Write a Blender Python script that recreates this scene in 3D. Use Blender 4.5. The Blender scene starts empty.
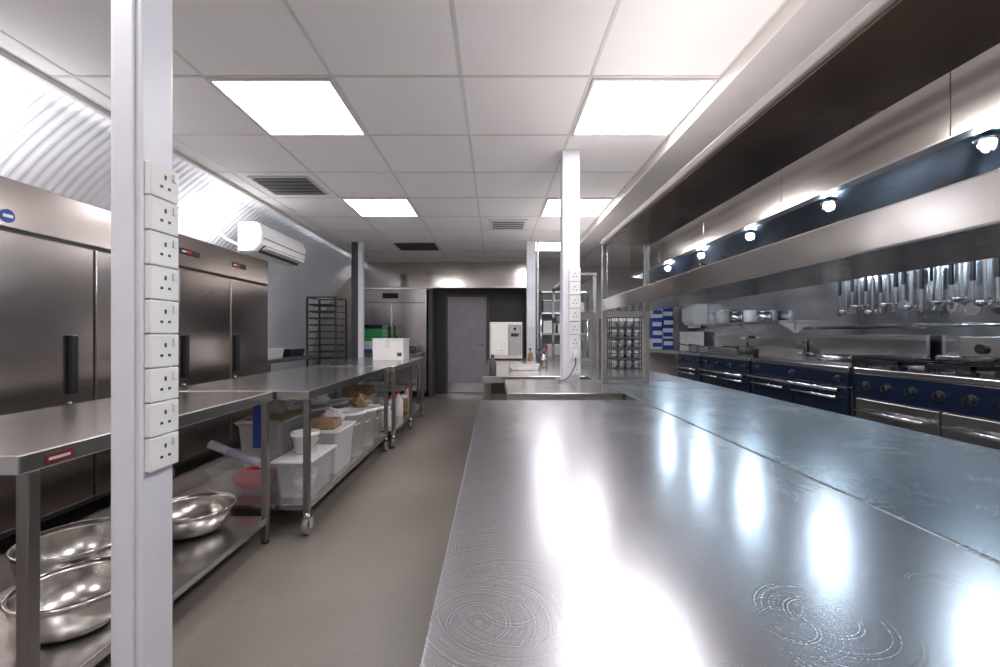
import bpy, bmesh, math, random
from mathutils import Vector, Matrix, noise
random.seed(7)
scn = bpy.context.scene
COL = scn.collection
try:
    scn.view_settings.view_transform = 'Standard'
    scn.view_settings.look = 'None'
    scn.view_settings.exposure = 0.0
except Exception as e:
    print(e)
PI = math.pi

# ---------------------------------------------------------------- materials
def newmat(name):
    m = bpy.data.materials.new(name); m.use_nodes = True
    nt = m.node_tree
    return m, nt, nt.nodes['Principled BSDF']

def paint(name, col, rough=0.5, metal=0.0, var=0.04, scale=6.0, emis=0.0, alpha=1.0):
    m, nt, b = newmat(name)
    tc = nt.nodes.new('ShaderNodeTexCoord')
    n = nt.nodes.new('ShaderNodeTexNoise'); n.inputs['Scale'].default_value = scale; n.inputs['Detail'].default_value = 3
    nt.links.new(tc.outputs['Object'], n.inputs['Vector'])
    r = nt.nodes.new('ShaderNodeValToRGB')
    r.color_ramp.elements[0].position = 0.3; r.color_ramp.elements[1].position = 0.7
    r.color_ramp.elements[0].color = tuple(max(0, c*(1-var)) for c in col) + (1,)
    r.color_ramp.elements[1].color = tuple(min(1, c*(1+var)) for c in col) + (1,)
    nt.links.new(n.outputs['Fac'], r.inputs['Fac'])
    nt.links.new(r.outputs['Color'], b.inputs['Base Color'])
    b.inputs['Roughness'].default_value = rough
    b.inputs['Metallic'].default_value = metal
    if alpha < 1: b.inputs['Alpha'].default_value = alpha
    return m

def steel(name, col=(0.6,0.6,0.62), rough=0.28, rvar=0.03, cvar=0.03, scale=1.2):
    """smooth stainless: slow soft changes of tone and gloss"""
    m, nt, b = newmat(name)
    tc = nt.nodes.new('ShaderNodeTexCoord')
    n = nt.nodes.new('ShaderNodeTexNoise'); n.inputs['Scale'].default_value = scale; n.inputs['Detail'].default_value = 1; n.inputs['Roughness'].default_value = .3
    nt.links.new(tc.outputs['Object'], n.inputs['Vector'])
    mr = nt.nodes.new('ShaderNodeMapRange'); mr.interpolation_type = 'SMOOTHSTEP'
    mr.inputs['From Min'].default_value = .2; mr.inputs['From Max'].default_value = .8
    mr.inputs['To Min'].default_value = max(.05, rough-rvar); mr.inputs['To Max'].default_value = rough+rvar
    nt.links.new(n.outputs['Fac'], mr.inputs['Value']); nt.links.new(mr.outputs[0], b.inputs['Roughness'])
    r = nt.nodes.new('ShaderNodeValToRGB')
    r.color_ramp.elements[0].position = .2; r.color_ramp.elements[1].position = .8
    r.color_ramp.elements[0].color = tuple(c*(1-cvar) for c in col)+(1,)
    r.color_ramp.elements[1].color = tuple(min(1,c*(1+cvar)) for c in col)+(1,)
    nt.links.new(n.outputs['Fac'], r.inputs['Fac']); nt.links.new(r.outputs['Color'], b.inputs['Base Color'])
    b.inputs['Metallic'].default_value = 1
    return m

def swirl_steel(name, col=(0.60,0.61,0.66), rough=0.25, amp=1.0):
    """worktop steel: flat sheet with faint hairline circular wiping scratches (tone and gloss only)"""
    m, nt, b = newmat(name)
    N = nt.nodes; L = nt.links
    def math_(op, a, bb=None, cc=None):
        n = N.new('ShaderNodeMath'); n.operation = op
        for i,v in enumerate((a,bb,cc)):
            if v is None: continue
            if isinstance(v,(int,float)): n.inputs[i].default_value = v
            else: L.new(v, n.inputs[i])
        return n.outputs[0]
    def vmath(op, a, bb=None):
        n = N.new('ShaderNodeVectorMath'); n.operation = op
        for i,v in enumerate((a,bb)):
            if v is None: continue
            if isinstance(v,tuple): n.inputs[i].default_value = v
            else: L.new(v, n.inputs[i])
        return n.outputs[0]
    tc = N.new('ShaderNodeTexCoord')
    flat = vmath('MULTIPLY', tc.outputs['Object'], (1,1,0))
    acc = None
    for sc, fr, off in ((1.7, 380.0, 0.0), (2.2, 420.0, 5.3), (2.8, 400.0, 9.1), (3.4, 460.0, 13.9), (4.3, 480.0, 21.3)):
        P = vmath('ADD', flat, (off, off*.7, 0))
        v = N.new('ShaderNodeTexVoronoi'); v.voronoi_dimensions = '2D'; v.feature = 'F1'
        v.inputs['Scale'].default_value = sc
        L.new(P, v.inputs['Vector'])
        f = N.new('ShaderNodeMapRange'); f.interpolation_type = 'SMOOTHSTEP'
        f.inputs['From Min'].default_value = .15; f.inputs['From Max'].default_value = .58
        f.inputs['To Min'].default_value = 1; f.inputs['To Max'].default_value = 0
        L.new(v.outputs['Distance'], f.inputs['Value'])
        w = N.new('ShaderNodeTexNoise'); w.noise_dimensions = '1D'; w.inputs['Scale'].default_value = 1.0; w.inputs['Detail'].default_value = 2
        L.new(math_('MULTIPLY', v.outputs['Distance'], fr/sc), w.inputs['W'])
        pn = N.new('ShaderNodeTexNoise'); pn.inputs['Scale'].default_value = 5+sc; pn.inputs['Detail'].default_value = 1
        L.new(P, pn.inputs['Vector'])
        pm = N.new('ShaderNodeMapRange'); pm.interpolation_type = 'SMOOTHSTEP'; pm.inputs['From Min'].default_value = .3; pm.inputs['From Max'].default_value = .62
        L.new(pn.outputs['Fac'], pm.inputs['Value'])
        z = math_('MULTIPLY', math_('SUBTRACT', w.outputs[0], .5), math_('MULTIPLY', f.outputs[0], pm.outputs[0]))
        acc = z if acc is None else math_('ADD', acc, z)
    big = N.new('ShaderNodeTexNoise'); big.inputs['Scale'].default_value = 1.8; big.inputs['Detail'].default_value = 1; big.inputs['Roughness'].default_value = .3
    L.new(tc.outputs['Object'], big.inputs['Vector'])
    mr = N.new('ShaderNodeMapRange'); mr.inputs['From Min'].default_value = .2; mr.inputs['From Max'].default_value = .8; mr.interpolation_type = 'SMOOTHSTEP'
    mr.inputs['To Min'].default_value = rough-.015; mr.inputs['To Max'].default_value = rough+.02
    L.new(big.outputs['Fac'], mr.inputs['Value'])
    L.new(math_('MAXIMUM', math_('MULTIPLY_ADD', acc, .13*amp, mr.outputs[0]), .12), b.inputs['Roughness'])
    r = N.new('ShaderNodeValToRGB'); r.color_ramp.elements[0].position = .1; r.color_ramp.elements[1].position = .9
    r.color_ramp.elements[0].color = tuple(c*.72 for c in col)+(1,); r.color_ramp.elements[1].color = tuple(min(1,c*1.28) for c in col)+(1,)
    L.new(math_('ADD', math_('MULTIPLY', acc, .95*amp), math_('MULTIPLY_ADD', big.outputs['Fac'], .2, .40)), r.inputs['Fac']); L.new(r.outputs['Color'], b.inputs['Base Color'])
    b.inputs['Metallic'].default_value = 1
    return m

def emitter(name, col, s):
    m, nt, b = newmat(name)
    b.inputs['Base Color'].default_value = tuple(col)+(1,)
    b.inputs['Emission Color'].default_value = tuple(col)+(1,)
    b.inputs['Emission Strength'].default_value = s
    return m

def floor_mat():
    m, nt, b = newmat('vinyl_floor'); N = nt.nodes; L = nt.links
    tc = N.new('ShaderNodeTexCoord')
    n = N.new('ShaderNodeTexNoise'); n.inputs['Scale'].default_value = 1.4; n.inputs['Detail'].default_value = 5
    L.new(tc.outputs['Object'], n.inputs['Vector'])
    s = N.new('ShaderNodeTexNoise'); s.inputs['Scale'].default_value = 190; s.inputs['Detail'].default_value = 2
    L.new(tc.outputs['Object'], s.inputs['Vector'])
    r = N.new('ShaderNodeValToRGB'); r.color_ramp.elements[0].position = .3; r.color_ramp.elements[1].position = .72
    r.color_ramp.elements[0].color = (.168,.146,.128,1); r.color_ramp.elements[1].color = (.225,.197,.173,1)
    L.new(n.outputs['Fac'], r.inputs['Fac'])
    r2 = N.new('ShaderNodeValToRGB'); r2.color_ramp.elements[0].position = .35; r2.color_ramp.elements[1].position = .72
    r2.color_ramp.elements[0].color = (.82,.82,.82,1); r2.color_ramp.elements[1].color = (1.25,1.24,1.22,1)
    L.new(s.outputs['Fac'], r2.inputs['Fac'])
    mx = N.new('ShaderNodeMix'); mx.data_type = 'RGBA'; mx.blend_type = 'MULTIPLY'; mx.inputs['Factor'].default_value = 1
    L.new(r.outputs['Color'], mx.inputs[6]); L.new(r2.outputs['Color'], mx.inputs[7]); L.new(mx.outputs[2], b.inputs['Base Color'])
    b.inputs['Roughness'].default_value = .36
    return m

M = {}
M['steel_top'] = swirl_steel('worktop_steel', (.50,.495,.525), .25)
M['steel_pass'] = swirl_steel('pass_counter_steel', (.44,.485,.53), .25)
M['steel_table'] = swirl_steel('table_steel', (.62,.60,.59), .22, .4)
M['steel_fridge'] = steel('fridge_steel', (.52,.465,.435), .20, .04, .05)
M['steel'] = steel('brushed_steel', (.62,.605,.60), .23)
M['steel_leg'] = steel('leg_steel', (.32,.30,.29), .33)
M['steel_h'] = steel('hood_steel', (.62,.58,.54), .17, .05, .08, 2.0)
M['steel_blue'] = steel('cladding_steel', (.64,.67,.72), .18, .05, .06, 2.0)
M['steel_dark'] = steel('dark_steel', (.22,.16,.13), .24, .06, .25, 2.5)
M['steel_inner'] = steel('hood_inner_steel', (.36,.43,.54), .19, .05, .1)
M['chrome'] = steel('chrome', (.74,.74,.75), .14)
M['bowl'] = steel('bowl_steel', (.64,.61,.58), .24)
M['white'] = paint('white_paint', (.74,.74,.79), .35)
M['white_plastic'] = paint('white_plastic', (.80,.79,.78), .3)
M['cream'] = paint('cream_plastic', (.60,.56,.54), .4)
M['ceil'] = paint('ceiling_tile', (.85,.815,.80), .85, var=.02, scale=1.5)
M['tbar'] = paint('ceiling_bar', (.66,.63,.62), .5)
M['corr'] = paint('corrugated_paint', (.84,.84,.87), .75, var=.02, scale=1)
M['wall'] = paint('wall_paint', (.55,.52,.49), .6)
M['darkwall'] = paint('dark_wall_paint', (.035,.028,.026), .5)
M['door'] = paint('grey_door_paint', (.33,.30,.33), .35, var=.08)
M['black'] = paint('black_plastic', (.012,.012,.014), .35)
M['darkgrey'] = paint('dark_grey_metal', (.06,.06,.065), .45)
M['grey'] = paint('grey_rubber', (.2,.2,.21), .5)
M['navy'] = paint('navy_enamel', (.006,.012,.032), .22)
M['blue'] = paint('blue_plastic', (.02,.06,.30), .35)
M['red'] = paint('red_plastic', (.60,.012,.02), .35)
M['darkred'] = paint('dark_red_label', (.16,.015,.02), .35)
M['green'] = paint('green_plastic', (.03,.33,.09), .4)
M['crock'] = paint('pale_crockery', (.55,.55,.55), .25)
M['tub'] = paint('clear_tub_plastic', (.78,.79,.82), .15, alpha=.22)
M['tubw'] = paint('milky_tub_plastic', (.78,.78,.77), .3, alpha=.5)
M['lid'] = paint('white_lid_plastic', (.78,.78,.77), .3)
M['bag'] = paint('white_bag_plastic', (.72,.70,.66), .3, alpha=.85)
M['wood'] = paint('brown_board', (.30,.19,.11), .55, var=.35, scale=18)
M['foil'] = paint('lilac_film', (.50,.48,.66), .22)
M['card'] = paint('white_card', (.70,.68,.66), .55)
M['lamp'] = emitter('panel_diffuser', (1.0,.97,1.0), 17)
M['bulb'] = emitter('hood_lamp_glass', (.80,.92,1.0), 60)
M['tube'] = emitter('fluorescent_tube', (.95,.95,1.0), 38)
M['floor'] = floor_mat()

# ---------------------------------------------------------------- mesh builder
class MB:
    def __init__(s): s.bm = bmesh.new()
    def box(s, x0,x1,y0,y1,z0,z1):
        v = [s.bm.verts.new(p) for p in ((x0,y0,z0),(x1,y0,z0),(x1,y1,z0),(x0,y1,z0),(x0,y0,z1),(x1,y0,z1),(x1,y1,z1),(x0,y1,z1))]
        for f in ((0,3,2,1),(4,5,6,7),(0,1,5,4),(1,2,6,5),(2,3,7,6),(3,0,4,7)): s.bm.faces.new([v[i] for i in f])
        return s
    def frustum(s, cx,cy,z0,z1,a0,b0,a1,b1):
        v = [s.bm.verts.new((cx+sx*a, cy+sy*b, z)) for z,a,b in ((z0,a0,b0),(z1,a1,b1)) for sx,sy in ((-1,-1),(1,-1),(1,1),(-1,1))]
        for f in ((0,3,2,1),(4,5,6,7),(0,1,5,4),(1,2,6,5),(2,3,7,6),(3,0,4,7)): s.bm.faces.new([v[i] for i in f])
        return s
    def ring(s, c, u, w, r, seg):
        return [s.bm.verts.new(c + u*(r*math.cos(2*PI*i/seg)) + w*(r*math.sin(2*PI*i/seg))) for i in range(seg)]
    def cyl(s, p0, p1, r, seg=14, r2=None):
        return s.tube([p0,p1], r, seg, r2)
    def tube(s, pts, r, seg=10, r2=None):
        pts = [Vector(p) for p in pts]; n = len(pts)
        rings = []; u = None
        for i,p in enumerate(pts):
            d = (pts[min(i+1,n-1)] - pts[max(i-1,0)]).normalized()
            if u is None:
                a = Vector((0,0,1)) if abs(d.z) < .9 else Vector((1,0,0))
                u = d.cross(a).normalized()
            else:
                u = (u - d*u.dot(d)).normalized()
            w = d.cross(u).normalized()
            rr = r if r2 is None else r + (r2-r)*i/(n-1)
            rings.append(s.ring(p, u, w, rr, seg))
        for a,b in zip(rings, rings[1:]):
            for i in range(seg):
                f = s.bm.faces.new((a[i],a[(i+1)%seg],b[(i+1)%seg],b[i])); f.smooth = True
        s.bm.faces.new(rings[0][::-1]); s.bm.faces.new(rings[-1])
        return s
    def lathe(s, cx, cy, prof, seg=32):
        rings = []
        for r,z in prof:
            if r < 1e-5: rings.append([s.bm.verts.new((cx,cy,z))])
            else: rings.append([s.bm.verts.new((cx+r*math.cos(2*PI*i/seg), cy+r*math.sin(2*PI*i/seg), z)) for i in range(seg)])
        for a,b in zip(rings, rings[1:]):
            for i in range(seg):
                j = (i+1)%seg
                if len(a) == 1 and len(b) == 1: continue
                if len(a) == 1: f = s.bm.faces.new((a[0],b[j],b[i]))
                elif len(b) == 1: f = s.bm.faces.new((a[i],a[j],b[0]))
                else: f = s.bm.faces.new((a[i],a[j],b[j],b[i]))
                f.smooth = True
        return s
    def poly_prism(s, pts, axis, a, b):
        def P(p, t):
            return {'x':(t,p[0],p[1]),'y':(p[0],t,p[1]),'z':(p[0],p[1],t)}[axis]
        A = [s.bm.verts.new(P(p,a)) for p in pts]; B = [s.bm.verts.new(P(p,b)) for p in pts]
        s.bm.faces.new(A); s.bm.faces.new(B[::-1]); n = len(pts)
        for i in range(n): s.bm.faces.new((A[i],B[i],B[(i+1)%n],A[(i+1)%n]))
        return s

ORG = {}
def build(name, mb, mat, parent=None, bevel=0.0, label=None, origin=None):
    bm = mb.bm
    bmesh.ops.recalc_face_normals(bm, faces=bm.faces)
    if parent is not None: o = ORG[parent.name]
    elif origin is not None: o = Vector(origin)
    else:
        xs = [v.co.x for v in bm.verts]; ys = [v.co.y for v in bm.verts]; zs = [v.co.z for v in bm.verts]
        o = Vector(((min(xs)+max(xs))/2, (min(ys)+max(ys))/2, min(zs)))
    bmesh.ops.translate(bm, verts=bm.verts, vec=-o)
    me = bpy.data.meshes.new(name); bm.to_mesh(me); bm.free()
    me.materials.append(mat)
    ob = bpy.data.objects.new(name, me); COL.objects.link(ob)
    if parent is not None: ob.parent = parent
    else: ob.location = o
    ORG[ob.name] = o
    if bevel > 0:
        md = ob.modifiers.new('bevel','BEVEL'); md.width = bevel; md.segments = 2; md.limit_method = 'ANGLE'; md.angle_limit = math.radians(50)
    if label: ob['label'] = label
    return ob
def tag(o, label, cat, group=None):
    o['label'] = label; o['category'] = cat
    if group: o['group'] = group
    return o
def thing(name, loc, label, cat, group=None):
    o = bpy.data.objects.new(name, None); COL.objects.link(o); o.location = loc; o.empty_display_size = .1
    ORG[o.name] = Vector(loc)
    return tag(o, label, cat, group)
def struct(name, mb, mat, bevel=0):
    o = build(name, mb, mat, None, bevel); o['kind'] = 'structure'; return o
def copy_tree(root, loc, label=None, rot=None, scale=None):
    c = root.copy(); COL.objects.link(c); c.location = loc
    if rot: c.rotation_euler = rot
    if scale: c.scale = scale
    if label: c['label'] = label
    for ch in [k for k in bpy.data.objects if k.parent == root]:
        d = ch.copy(); COL.objects.link(d); d.parent = c
        for g in [k for k in bpy.data.objects if k.parent == ch]:
            e = g.copy(); COL.objects.link(e); e.parent = d
    return c
ORD = ['first','second','third','fourth','fifth','sixth','seventh','eighth','ninth','tenth','eleventh','twelfth','thirteenth','fourteenth','fifteenth','sixteenth','seventeenth','eighteenth','nineteenth','twentieth','twenty-first','twenty-second','twenty-third','twenty-fourth','twenty-fifth','twenty-sixth','twenty-seventh','twenty-eighth']

# ---------------------------------------------------------------- setting
CH = 2.6
YB = 9.0; YF = -2.6
struct('floor', MB().box(-3.9,3.9,YF-.1,YB+.1,-.1,0), M['floor'])
c = MB(); c.box(-2.42,3.78,YF,YB,CH,CH+.03)
struct('ceiling', c, M['ceil'])
t = MB()
gx = [-.18+.70*k for k in range(-3,3)]
for x in gx: t.box(x-.009,x+.009,YF,YB,CH-.003,CH-.0005)
ky = -7
while 2.38+.7*ky < YB:
    y = 2.38+.7*ky
    if y > YF: t.box(-2.42,1.22,y-.009,y+.009,CH-.004,CH-.0006)
    ky += 1
t.box(-2.45,-2.42,YF,YB,CH-.03,CH+.05)
struct('trim_1', t, M['tbar'])
struct('trim_2', MB().box(1.22,1.50,YF,8.3,CH-.09,CH-.001), M['cream'], .006)
struct('trim_3', MB().box(1.56,1.62,YF,8.3,CH-.06,CH-.001), M['white'], .006)
# corrugated curved wall: fine shallow ribs running round the arc
bm = bmesh.new(); NP = 30; pitch = .07
prof = []
for i in range(NP):
    if i < 3: prof.append((Vector((-3.75, .2*i)), Vector((-1,0))))
    else:
        a = (i-3)/(NP-4)*math.radians(72)
        prof.append((Vector((-.8-2.95*math.cos(a), .4+.2+2.63*math.sin(a))), Vector((-math.cos(a), math.sin(a)))))
rows = []
y = YF; seq = []
while y < YB:
    for dy,o in ((0,0),(.022,0),(.030,.005),(.038,.011),(.056,.011),(.063,.005)):
        if y+dy <= YB: seq.append((y+dy,o))
    y += pitch
seq.append((YB+.001,0))
for yy,o in seq:
    rows.append([bm.verts.new((p.x+n.x*(o-.010), yy, p.y+n.y*(o-.010))) for p,n in prof])
for a,b in zip(rows, rows[1:]):
    for i in range(NP-1):
        f = bm.faces.new((a[i],b[i],b[i+1],a[i+1])); f.smooth = True
mb = MB(); mb.bm = bm
struct('wall_left', mb, M['corr'])
struct('trim_4', MB().box(-2.1,-1.5,YF,YB,3.08,3.12), M['corr'])
struct('wall_right', MB().box(3.75,3.85,YF,YB,0,CH+.03), M['steel_blue'])
struct('wall_front', MB().box(-3.9,3.9,YF-.1,YF,0,3.2), M['wall'])
struct('wall_back', MB().box(.85,3.9,YB,YB+.1,0,3.2).box(-3.9,-1.3,YB,YB+.1,0,3.2), M['wall'])
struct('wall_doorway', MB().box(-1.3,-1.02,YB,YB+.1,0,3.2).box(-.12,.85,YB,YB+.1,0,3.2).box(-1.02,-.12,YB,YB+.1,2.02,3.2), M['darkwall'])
struct('wall_bulkhead', MB().box(-2.75,.72,8.40,8.44,2.12,CH-.002), M['steel_h'])
struct('trim_5', MB().box(-2.75,.72,8.385,8.44,2.10,2.13), M['steel'])
d = thing('door_1', (-.57,YB+.02,0), 'grey painted flush door in the dark doorway at the end of the aisle', 'door'); d['kind'] = 'structure'
build('door_leaf', MB().box(-.97,-.17,YB+.02,YB+.06,.01,1.98), M['door'], d, .004)
build('door_frame', MB().box(-1.02,-.97,YB-.03,YB+.07,0,2.03).box(-.17,-.12,YB-.03,YB+.07,0,2.03).box(-.97,-.17,YB-.03,YB+.07,1.98,2.03), M['darkgrey'], d)
build('kick_plate', MB().box(-.95,-.19,YB+.012,YB+.019,.03,.22), M['steel'], d)
build('door_handle', MB().tube([(-.25,YB+.02,1.0),(-.25,YB-.03,1.0),(-.36,YB-.03,1.0)], .01), M['chrome'], d)
struct('trim_6', MB().box(-1.28,-1.2,8.45,YB,0,2.09).box(.64,.72,8.45,YB,0,2.09), M['darkgrey'])

# ---------------------------------------------------------------- ceiling lights
def ceiling_light(x0, y0, label):
    r = thing('ceiling_light', (x0+.35,y0+.35,CH-.012), label, 'light', 'square ceiling light panels')
    build('light_frame', MB().box(x0+.012,x0+.688,y0+.012,y0+.030,CH-.012,CH-.001).box(x0+.012,x0+.688,y0+.670,y0+.688,CH-.012,CH-.001)
          .box(x0+.012,x0+.030,y0+.030,y0+.670,CH-.012,CH-.001).box(x0+.670,x0+.688,y0+.030,y0+.670,CH-.012,CH-.001), M['tbar'], r)
    build('diffuser', MB().box(x0+.030,x0+.670,y0+.030,y0+.670,CH-.009,CH-.002), M['lamp'], r)
ceiling_light(-1.58,2.38,'bright square ceiling light panel, large one nearest on the left')
ceiling_light(.52,2.38,'bright square ceiling light panel, large one nearest on the right')
ceiling_light(-1.58,4.48,'bright square ceiling light panel, second on the left beyond the near one')
ceiling_light(.52,4.48,'bright square ceiling light panel, middle one of the right row')
ceiling_light(.52,6.58,'small far bright ceiling light panel above the distant white column')
ceiling_light(-1.58,.28,'ceiling light panel above the near white socket column')
ceiling_light(.52,.28,'ceiling light panel directly over the near worktop')
ceiling_light(-1.58,-1.82,'ceiling light panel behind the viewer on the left')
ceiling_light(.52,-1.82,'ceiling light panel behind the viewer on the right')

def ceiling_vent(x0, y0, w, dd, label, n=7):
    r = thing('ceiling_vent', (x0+w/2,y0+dd/2,CH-.03), label, 'vent')
    build('backing', MB().box(x0+.02,x0+w-.02,y0+.02,y0+dd-.02,CH-.008,CH-.001), M['black'], r)
    build('vent_frame', MB().box(x0,x0+w,y0,y0+.02,CH-.014,CH-.001).box(x0,x0+w,y0+dd-.02,y0+dd,CH-.014,CH-.001)
          .box(x0,x0+.02,y0+.02,y0+dd-.02,CH-.014,CH-.001).box(x0+w-.02,x0+w,y0+.02,y0+dd-.02,CH-.014,CH-.001), M['cream'], r)
    for k in range(n):
        y = y0+.03+(dd-.06)*(k+.5)/n
        s = MB(); s.poly_prism([(y-.018,CH-.012),(y-.014,CH-.010),(y+.004,CH-.020),(y,CH-.022)], 'x', x0+.02, x0+w-.02)
        build('slat', s, M['grey'] if n < 8 else M['darkgrey'], r)
ceiling_vent(-2.18,3.87,.53,.50,'black slatted square ceiling vent above the fridges',5)
ceiling_vent(-1.55,6.60,.66,.64,'dark ceiling vent grille near the back bulkhead',8)
r = thing('ceiling_fitting', (.17,5.55,CH-.03), 'small cream square air grille in the ceiling between the light rows', 'vent')
build('plate', MB().box(-.07,.4,5.3,5.78,CH-.02,CH-.001), M['white'], r, .004)
for k in range(4): build('slat', MB().box(-.03,.36,5.37+k*.1,5.41+k*.1,CH-.027,CH-.02), M['grey'], r)
for k,yy in enumerate((-1.6,.2,2.0,3.8,5.6,7.4)):
    r = thing('cove_light', (-2.05,yy+.6,2.68), 'fluorescent fitting hidden in the roof cove, %s from the near end' % ORD[k], 'light', 'cove battens')
    build('batten', MB().box(-2.08,-2.02,yy,yy+1.2,2.64,2.68), M['white'], r)
    build('tube', MB().cyl((-2.05,yy+.03,2.70),(-2.05,yy+1.17,2.70),.016), M['tube'], r)
def hidden_fill(name, x, y, z, sx, sy, e, col):  # added fill: upward area light without any fixture, out of sight
    li = bpy.data.lights.new(name,'AREA'); li.shape = 'RECTANGLE'; li.size = sx; li.size_y = sy; li.energy = e; li.color = col
    lo = bpy.data.objects.new(name, li); COL.objects.link(lo); lo.location = (x,y,z); lo.rotation_euler = (PI,0,0)
hidden_fill('gantry_fill', .90, 1.3, 1.88, .22, 3.2, 12, (1,.96,.95))  # added fill above the gantry shelves, lifts the ceiling brightness
hidden_fill('far_gantry_fill', .93, 5.4, 1.88, .18, 1.6, 5, (1,.96,.95))
hidden_fill('fridge_fill', -2.80, 2.3, 2.07, .35, .5, 6, (.95,.95,1))  # added fill over the fridges, brightens ceiling edge and curved wall
hidden_fill('fridge_fill_far', -2.80, 4.4, 2.07, .35, .5, 6, (.95,.95,1))
hidden_fill('cabinet_fill', -2.0, 8.7, 2.105, .9, .35, 4, (1,.96,.93))  # added fill on the cabinet top, no lamp stands there

# ---------------------------------------------------------------- columns
def socket_proto(facing, loc, label, group, w=.085, h=.075):
    r = thing('wall_socket', loc, label, 'socket', group)
    X,Y,Z = loc
    def bx(u0,u1,v0,v1,d0,d1):
        m = MB()
        if facing == 'x': m.box(X+d0,X+d1,Y+u0,Y+u1,Z+v0,Z+v1)
        else: m.box(X+u0,X+u1,Y-d1,Y-d0,Z+v0,Z+v1)
        return m
    build('back_box', bx(-w/2+.002,w/2-.002,-h/2+.001,h/2-.001,.0005,.010), M['white_plastic'], r, .002)
    build('face_plate', bx(-w/2,w/2,-h/2,h/2,.010,.017), M['white_plastic'], r, .003)
    for (u0,u1,v0,v1) in ((-.003,.003,.008,.018),(-.016,-.008,-.014,-.008),(.008,.016,-.014,-.008)):
        build('pin_slot', bx(u0,u1,v0,v1,.0171,.0177), M['black'], r)
    build('switch', bx(.022,.032,.010,.028,.017,.021), M['white_plastic'], r, .001)
    return r

def column(x0,x1,y0,y1,label,mat='white'):
    r = thing('column', ((x0+x1)/2,(y0+y1)/2,0), label, 'column')
    build('shaft', MB().box(x0,x1,y0,y1,0,CH-.002), M[mat], r, .004)
    return r
c1 = column(-.862,-.790,.985,1.08,'white square column close on the left carrying a tall strip of sockets')
build('trunking', MB().box(-.847,-.805,.977,.9845,.0,CH-.01), M['white'], c1, .002)
N1 = 9
p = None
for k in range(N1):
    z = 1.595-.0785*(k+.5)
    lab = 'white socket on the near left column, %s from the top' % ORD[k]
    if p is None: p = socket_proto('x', (-.79,1.0325,z), lab, 'sockets on the near column', .088, .0765)
    else: copy_tree(p, (-.79,1.0325,z), lab)

c2 = column(.51,.64,3.32,3.45,'white square column rising behind the near worktop end')
p = None
for k in range(8):
    z = 1.70-.1*(k+.5)
    lab = 'white socket on the middle column behind the worktop, %s from the top' % ORD[k]
    if p is None: p = socket_proto('y', (.60,3.32,z), lab, 'sockets on the middle column', .086, .096)
    else: copy_tree(p, (.60,3.32,z), lab)
c3 = column(.47,.60,6.50,6.63,'distant white column beyond the far worktop')
build('conduit', MB().cyl((.635,6.55,.9),(.635,6.55,CH-.01),.014), M['white'], c3)
p = None
for k in range(3):
    z = 1.55-.1*k
    lab = 'white socket on the distant white column, %s from the top' % ORD[k]
    if p is None: p = socket_proto('y', (.53,6.50,z), lab, 'sockets on the distant column', .086, .09)
    else: copy_tree(p, (.53,6.50,z), lab)
c4 = column(-2.16,-2.06,6.62,6.74,'dark grey steel column with white trunking behind the left tables','darkgrey')
build('trunking', MB().box(-2.055,-1.99,6.60,6.70,0,CH-.003), M['white'], c4, .003)
r = thing('power_lead', (.60,3.28,1.0), 'white plug and black cable trailing down the middle column sockets', 'cable')
build('plug', MB().box(.58,.62,3.255,3.297,1.03,1.075), M['white_plastic'], r, .004)
build('cable', MB().tube([(.6,3.275,1.03),(.598,3.265,.98),(.57,3.25,.93),(.54,3.22,.89),(.50,3.15,.879),(.44,3.05,.877)], .004), M['black'], r)

# ---------------------------------------------------------------- steel tables
def steel_table(x0,x1,y0,y1,h,sz,label,cast=False,legy=None,top='steel_table',leg_r=.018,apron=.055,legmat='steel_leg',inset=.026):
    r = thing('steel_table', ((x0+x1)/2,(y0+y1)/2,0), label, 'table')
    wt = MB(); wt.box(x0,x1,y0,y1,h-apron,h)
    build('worktop', wt, M[top], r, .004)
    if legy is None: legy = [y0+.035, y1-.035]
    for ly in legy:
        for lx in (x0+inset, x1-inset):
            zb = .137 if cast else .02
            l = build('leg', MB().box(lx-leg_r,lx+leg_r,ly-leg_r,ly+leg_r,zb,h-apron), M[legmat], r, .004)
            if cast:
                build('castor_fork', MB().cyl((lx,ly,.115),(lx,ly,.137),.02).box(lx-.024,lx-.019,ly-.02,ly+.03,.045,.118).box(lx+.019,lx+.024,ly-.02,ly+.03,.045,.118).box(lx-.024,lx+.024,ly-.02,ly+.02,.112,.120), M['chrome'], l)
                build('castor_wheel', MB().cyl((lx-.017,ly+.012,.0555),(lx+.017,ly+.012,.0555),.054,24), M['grey'], l)
            else:
                build('foot', MB().cyl((lx,ly,.001),(lx,ly,.02),.022), M['black'], l)
    if sz:
        build('lower_shelf', MB().box(x0+.01,x1-.01,y0+.02,y1-.02,sz-.035,sz), M['steel'], r, .004)
    return r
TH = .87
t1 = steel_table(-2.03,-1.30,1.20,2.575,TH,.15,'long steel table in the left foreground with mixing bowls on its lower shelf', legy=[1.25,2.54])
build('rating_label', MB().box(-1.2995,-1.298,1.272,1.355,.825,.853), M['darkred'], t1, label='small dark red label on the table edge')
build('label_print', MB().box(-1.298,-1.2975,1.28,1.345,.835,.843), M['cream'], t1)
t2 = steel_table(-2.00,-1.10,2.60,4.58,TH,.19,'wheeled steel table in the left middle stacked with plastic tubs below', cast=True)
t3 = steel_table(-1.96,-1.05,4.62,6.52,TH,.19,'far wheeled steel table on the left with a white box on top', cast=True, legy=[4.66,5.6,6.48])

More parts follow.
